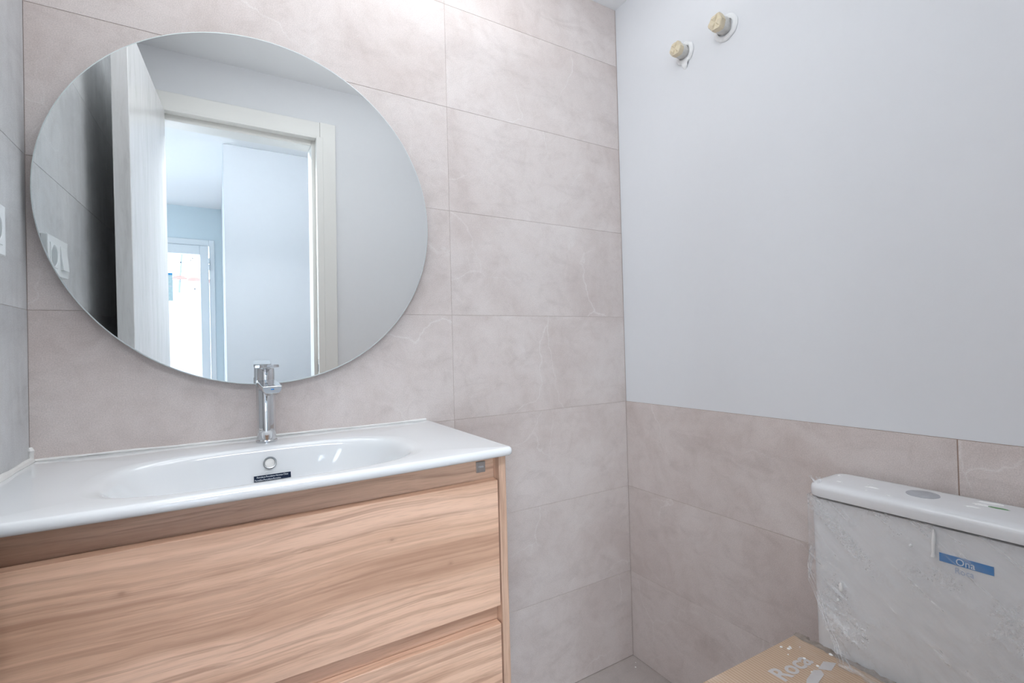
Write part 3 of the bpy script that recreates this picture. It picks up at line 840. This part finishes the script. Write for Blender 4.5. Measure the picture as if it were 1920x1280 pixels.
def film_pt(u, v):
    """u 0..1 along the cistern (wraps round its left side), v 0..1 downwards"""
    ztop, zbot = 0.766, 0.448
    s = u*0.435
    left = 0.0
    if v > 0.34: left = 0.108*((v-0.34)/0.66)**1.1
    s = s*(1-left/0.435)+left
    z = ztop+(zbot-ztop)*v
    if s < 0.035:
        base = Vector((TF+0.036-s, TY1+0.003, z)); nn = Vector((0, 1, 0))
    else:
        base = Vector((TF-0.001, TY1+0.002-(s-0.035), z)); nn = Vector((-1, 0, 0))
        if s < 0.05: nn = Vector((-1, 0.6*(0.05-s)/0.015, 0)).normalized()
    d = 0.0022+0.030*max(0, v-0.45)**2*3.0
    p = Vector((s*9.0, v*4.2, 0.3))
    # long diagonal creases fanning from the upper left, stronger towards the bottom
    w_ = (s*1.0+v*0.22, v*0.32-s*0.62)            # creases fan down to the right from the upper left corner
    n1 = noise.noise(Vector((w_[0]*4.0, w_[1]*30, 1.7))); n2 = noise.noise(Vector((w_[0]*9+5, w_[1]*75, 4.0))); n3 = noise.noise(p*2.0)
    low = max(0.0, (v-0.30)/0.7)
    ridge = (1-abs(n1))**6*0.0045+(1-abs(n2))**5*0.0016
    n4 = noise.noise(Vector((s*13-v*4, v*7+s*4, 9.0))); n5 = noise.noise(Vector((s*26, v*14-s*10, 2.0)))
    d += ridge*(0.2+0.8*low)+(1-abs(n4))**4*0.010*low+(1-abs(n5))**6*0.004*low+0.0010*n3
    q_ = min(1.0, max(0.0, (s-0.03)/0.06)); d *= 0.12+0.88*q_*q_*(3-2*q_)
    d += 0.0008
    return base+nn*d


bm = bmesh.new()
g = [[bm.verts.new(film_pt(i/NU, j/NV)) for i in range(NU+1)] for j in range(NV+1)]
for j in range(NV):
    for i in range(NU):
        bm.faces.new((g[j][i], g[j+1][i], g[j+1][i+1], g[j][i+1]))
obj('film_sheet', bm, M['film'], pf, smooth=True)
# rolled lower hem trailing onto the carton
hem = []
for s in np.linspace(0, 1, 26):
    p = film_pt(0.0+s*0.75, 1.0); p.x -= 0.002+0.012*abs(noise.noise(Vector((s*6, 2, 0)))); p.z = 0.449+0.006*abs(noise.noise(Vector((s*9, 0, 1))))
    hem.append(p)
obj('rolled_hem', tube(bmesh.new(), hem, lambda s: 0.003+0.002*abs(math.sin(s*19))), M['film'], pf, smooth=True)
# folded creases at the film's free left edge
for k, off in enumerate((0.0, 0.006, 0.015)):
    e = [film_pt(off/0.435+0.002*math.sin(v*9+k), v)+Vector((-0.0012*k-0.001, 0.0015, 0)) for v in np.linspace(0.36, 1.0, 24)]
    obj('crease', tube(bmesh.new(), e, 0.0011, 6), M['film'], pf, smooth=True)
# torn tuft on the lid corner
bm = bmesh.new()
rnd = random.Random(5)
for k in range(7):
    b0 = Vector((1.418+rnd.uniform(-0.006, 0.012), -0.702+rnd.uniform(-0.012, 0.004), 0.790))
    b1 = b0+Vector((0.006, -0.006, 0)); tip = b0+Vector((rnd.uniform(-0.012, 0.012), rnd.uniform(0.0, 0.012), rnd.uniform(0.008, 0.020)))
    va = [bm.verts.new(q) for q in (b0, b1, tip, (b0+tip)/2+Vector((0.002, 0.003, 0)))]
    bm.faces.new((va[0], va[1], va[2])); bm.faces.new((va[0], va[2], va[3]))
obj('torn_tuft', bm, M['film'], pf)
# putty drip on the film
pts = []
for z, w_ in ((0.758, 0.0008), (0.750, 0.0026), (0.738, 0.0034), (0.728, 0.0028), (0.716, 0.0024), (0.708, 0.0042)):
    pts.append((z, w_))
bm = bmesh.new()
rs = [[Vector((TF-0.004-0.0035*math.sin(q), -0.9135+w_*math.cos(q)-(0.758-z)*-0.05, z)) for q in np.linspace(0, PI, 8)] for z, w_ in pts]
rings(bm, rs, True, True, True)
props(obj('putty_drip', bm, M['putty'], pf, smooth=True), 'white putty drip')
for k, (y, z, a0, b0) in enumerate(((-0.758, 0.592, 0.004, 0.010), (-0.752, 0.563, 0.003, 0.004), (-0.879, 0.718, 0.002, 0.003))):
    bm = disc_on([(a0, -0.002), (a0*0.9, 0.001), (a0*0.4, 0.002)], (TF-0.008, y, z), (-1, 0, 0.1), 10)
    bmesh.ops.scale(bm, vec=(1, 1, b0/a0), space=Matrix.Translation((-(TF-0.008), -y, -z)), verts=bm.verts)
    obj('putty_fleck', bm, M['putty'], pf)

# ------------------------------------------------------------------ cardboard carton lying on the bowl
ca = empty('carton', (1.4035, -0.6590, 0.4455), 'flattened brown corrugated carton lying on the toilet in front of the cistern', 'carton', rot=(0, 0, R(-2.3)))
CL, CWD = 0.42, 0.43
obj('top_panel', bx((-CL, -CWD, -0.005), (0, 0, 0), 0.001, 1), M['kraft'], ca, local=True)
for nm, a0, b0 in (('side_flap', (-CL, -0.005, -0.016), (-0.01, -0.001, -0.005)), ('side_flap', (-CL, -CWD, -0.06), (0, -CWD+0.004, -0.005)), ('front_flap', (-CL, -CWD+0.004, -0.06), (-CL+0.004, -0.006, -0.005))):
    obj(nm, bx(a0, b0), M['kraft'], ca, local=True)
bm = bmesh.new()
n = 60; rnd = random.Random(11)
top = []; mid = []; bot = []
for k in range(n+1):
    y = -CWD*k/n
    j = rnd.uniform(-1, 1)
    top.append(Vector((-0.002-0.003*abs(j), y, 0.0012+0.001*j))); mid.append(Vector((0.004+0.004*rnd.random(), y, 0.000+0.003*rnd.random()))); bot.append(Vector((0.012+0.006*rnd.random()*(1 if k % 3 else 2), y, -0.004+0.006*rnd.random())))
va = [[bm.verts.new(p) for p in r] for r in (top, mid, bot)]
for a_, b_ in zip(va, va[1:]):
    for k in range(n): bm.faces.new((a_[k], a_[k+1], b_[k+1], b_[k]))
props(obj('torn_edge', bm, M['torn'], ca, local=True), 'dark torn edge')


def cw(x, y): return Vector((x, y, 0.4458))


tx = Vector((1.3654-1.2376, -0.7312+0.7320, 0)).normalized()
M4 = frame_mat(cw(1.2376, -0.7318), tx, (-tx.y, tx.x, 0))
bm = text_bm('Roca', 0.050, M4, 0.0002, 'LEFT', 1.06, 0.0011)
bmesh.ops.transform(bm, matrix=(Matrix.Translation(ca.location) @ Matrix.Rotation(R(-2.3), 4, 'Z')).inverted(), verts=bm.verts)
obj('lettering', bm, M['print_grey'], ca, local=True)
bm = bmesh.new()
inv = (Matrix.Translation(ca.location) @ Matrix.Rotation(R(-2.3), 4, 'Z')).inverted()
arc = [(1.225, -0.790), (1.250, -0.765), (1.280, -0.751), (1.318, -0.744), (1.330, -0.752), (1.322, -0.762), (1.290, -0.768), (1.265, -0.780), (1.245, -0.805)]
poly(bm, [cw(x, y) for x, y in arc], (0, 0, 0.0003))
poly(bm, [cw(x, y) for x, y in ((1.330, -0.747), (1.362, -0.741), (1.378, -0.758), (1.345, -0.764))], (0, 0, 0.0003))
bmesh.ops.transform(bm, matrix=inv, verts=bm.verts)
obj('printed_swoosh', bm, M['print_grey'], ca, local=True)
for k, (x, y, r) in enumerate(((1.338, -0.668, 0.003), (1.345, -0.680, 0.0035), (1.353, -0.678, 0.0025), (1.351, -0.6815, 0.002), (1.340, -0.715, 0.003), (1.338, -0.742, 0.003), (1.31, -0.745, 0.002), (1.370, -0.690, 0.0015), (1.325, -0.690, 0.0015), (1.399, -0.7385, 0.005), (1.40, -0.80, 0.0015))):
    bm = disc_on([(r, -0.0005), (r*0.9, 0.0006), (r*0.4, 0.001)], inv @ cw(x, y), (0, 0, 1), 10)
    obj('putty_splash', bm, M['putty'], ca, local=True)
# small putty specks on the floor by the corner
for k, (x, y, r) in enumerate(((1.512, -0.052, 0.003), (1.530, -0.035, 0.0015))):
    props(obj('putty_speck', disc_on([(r, 0), (r*0.8, 0.0008), (0.0, 0.001)], (x, y, 0.0002), (0, 0, 1), 10), M['putty']),
          ('larger white putty speck on the floor near the corner', 'smaller white putty speck on the floor nearest the corner')[k], 'speck', 'putty specks on the floor')
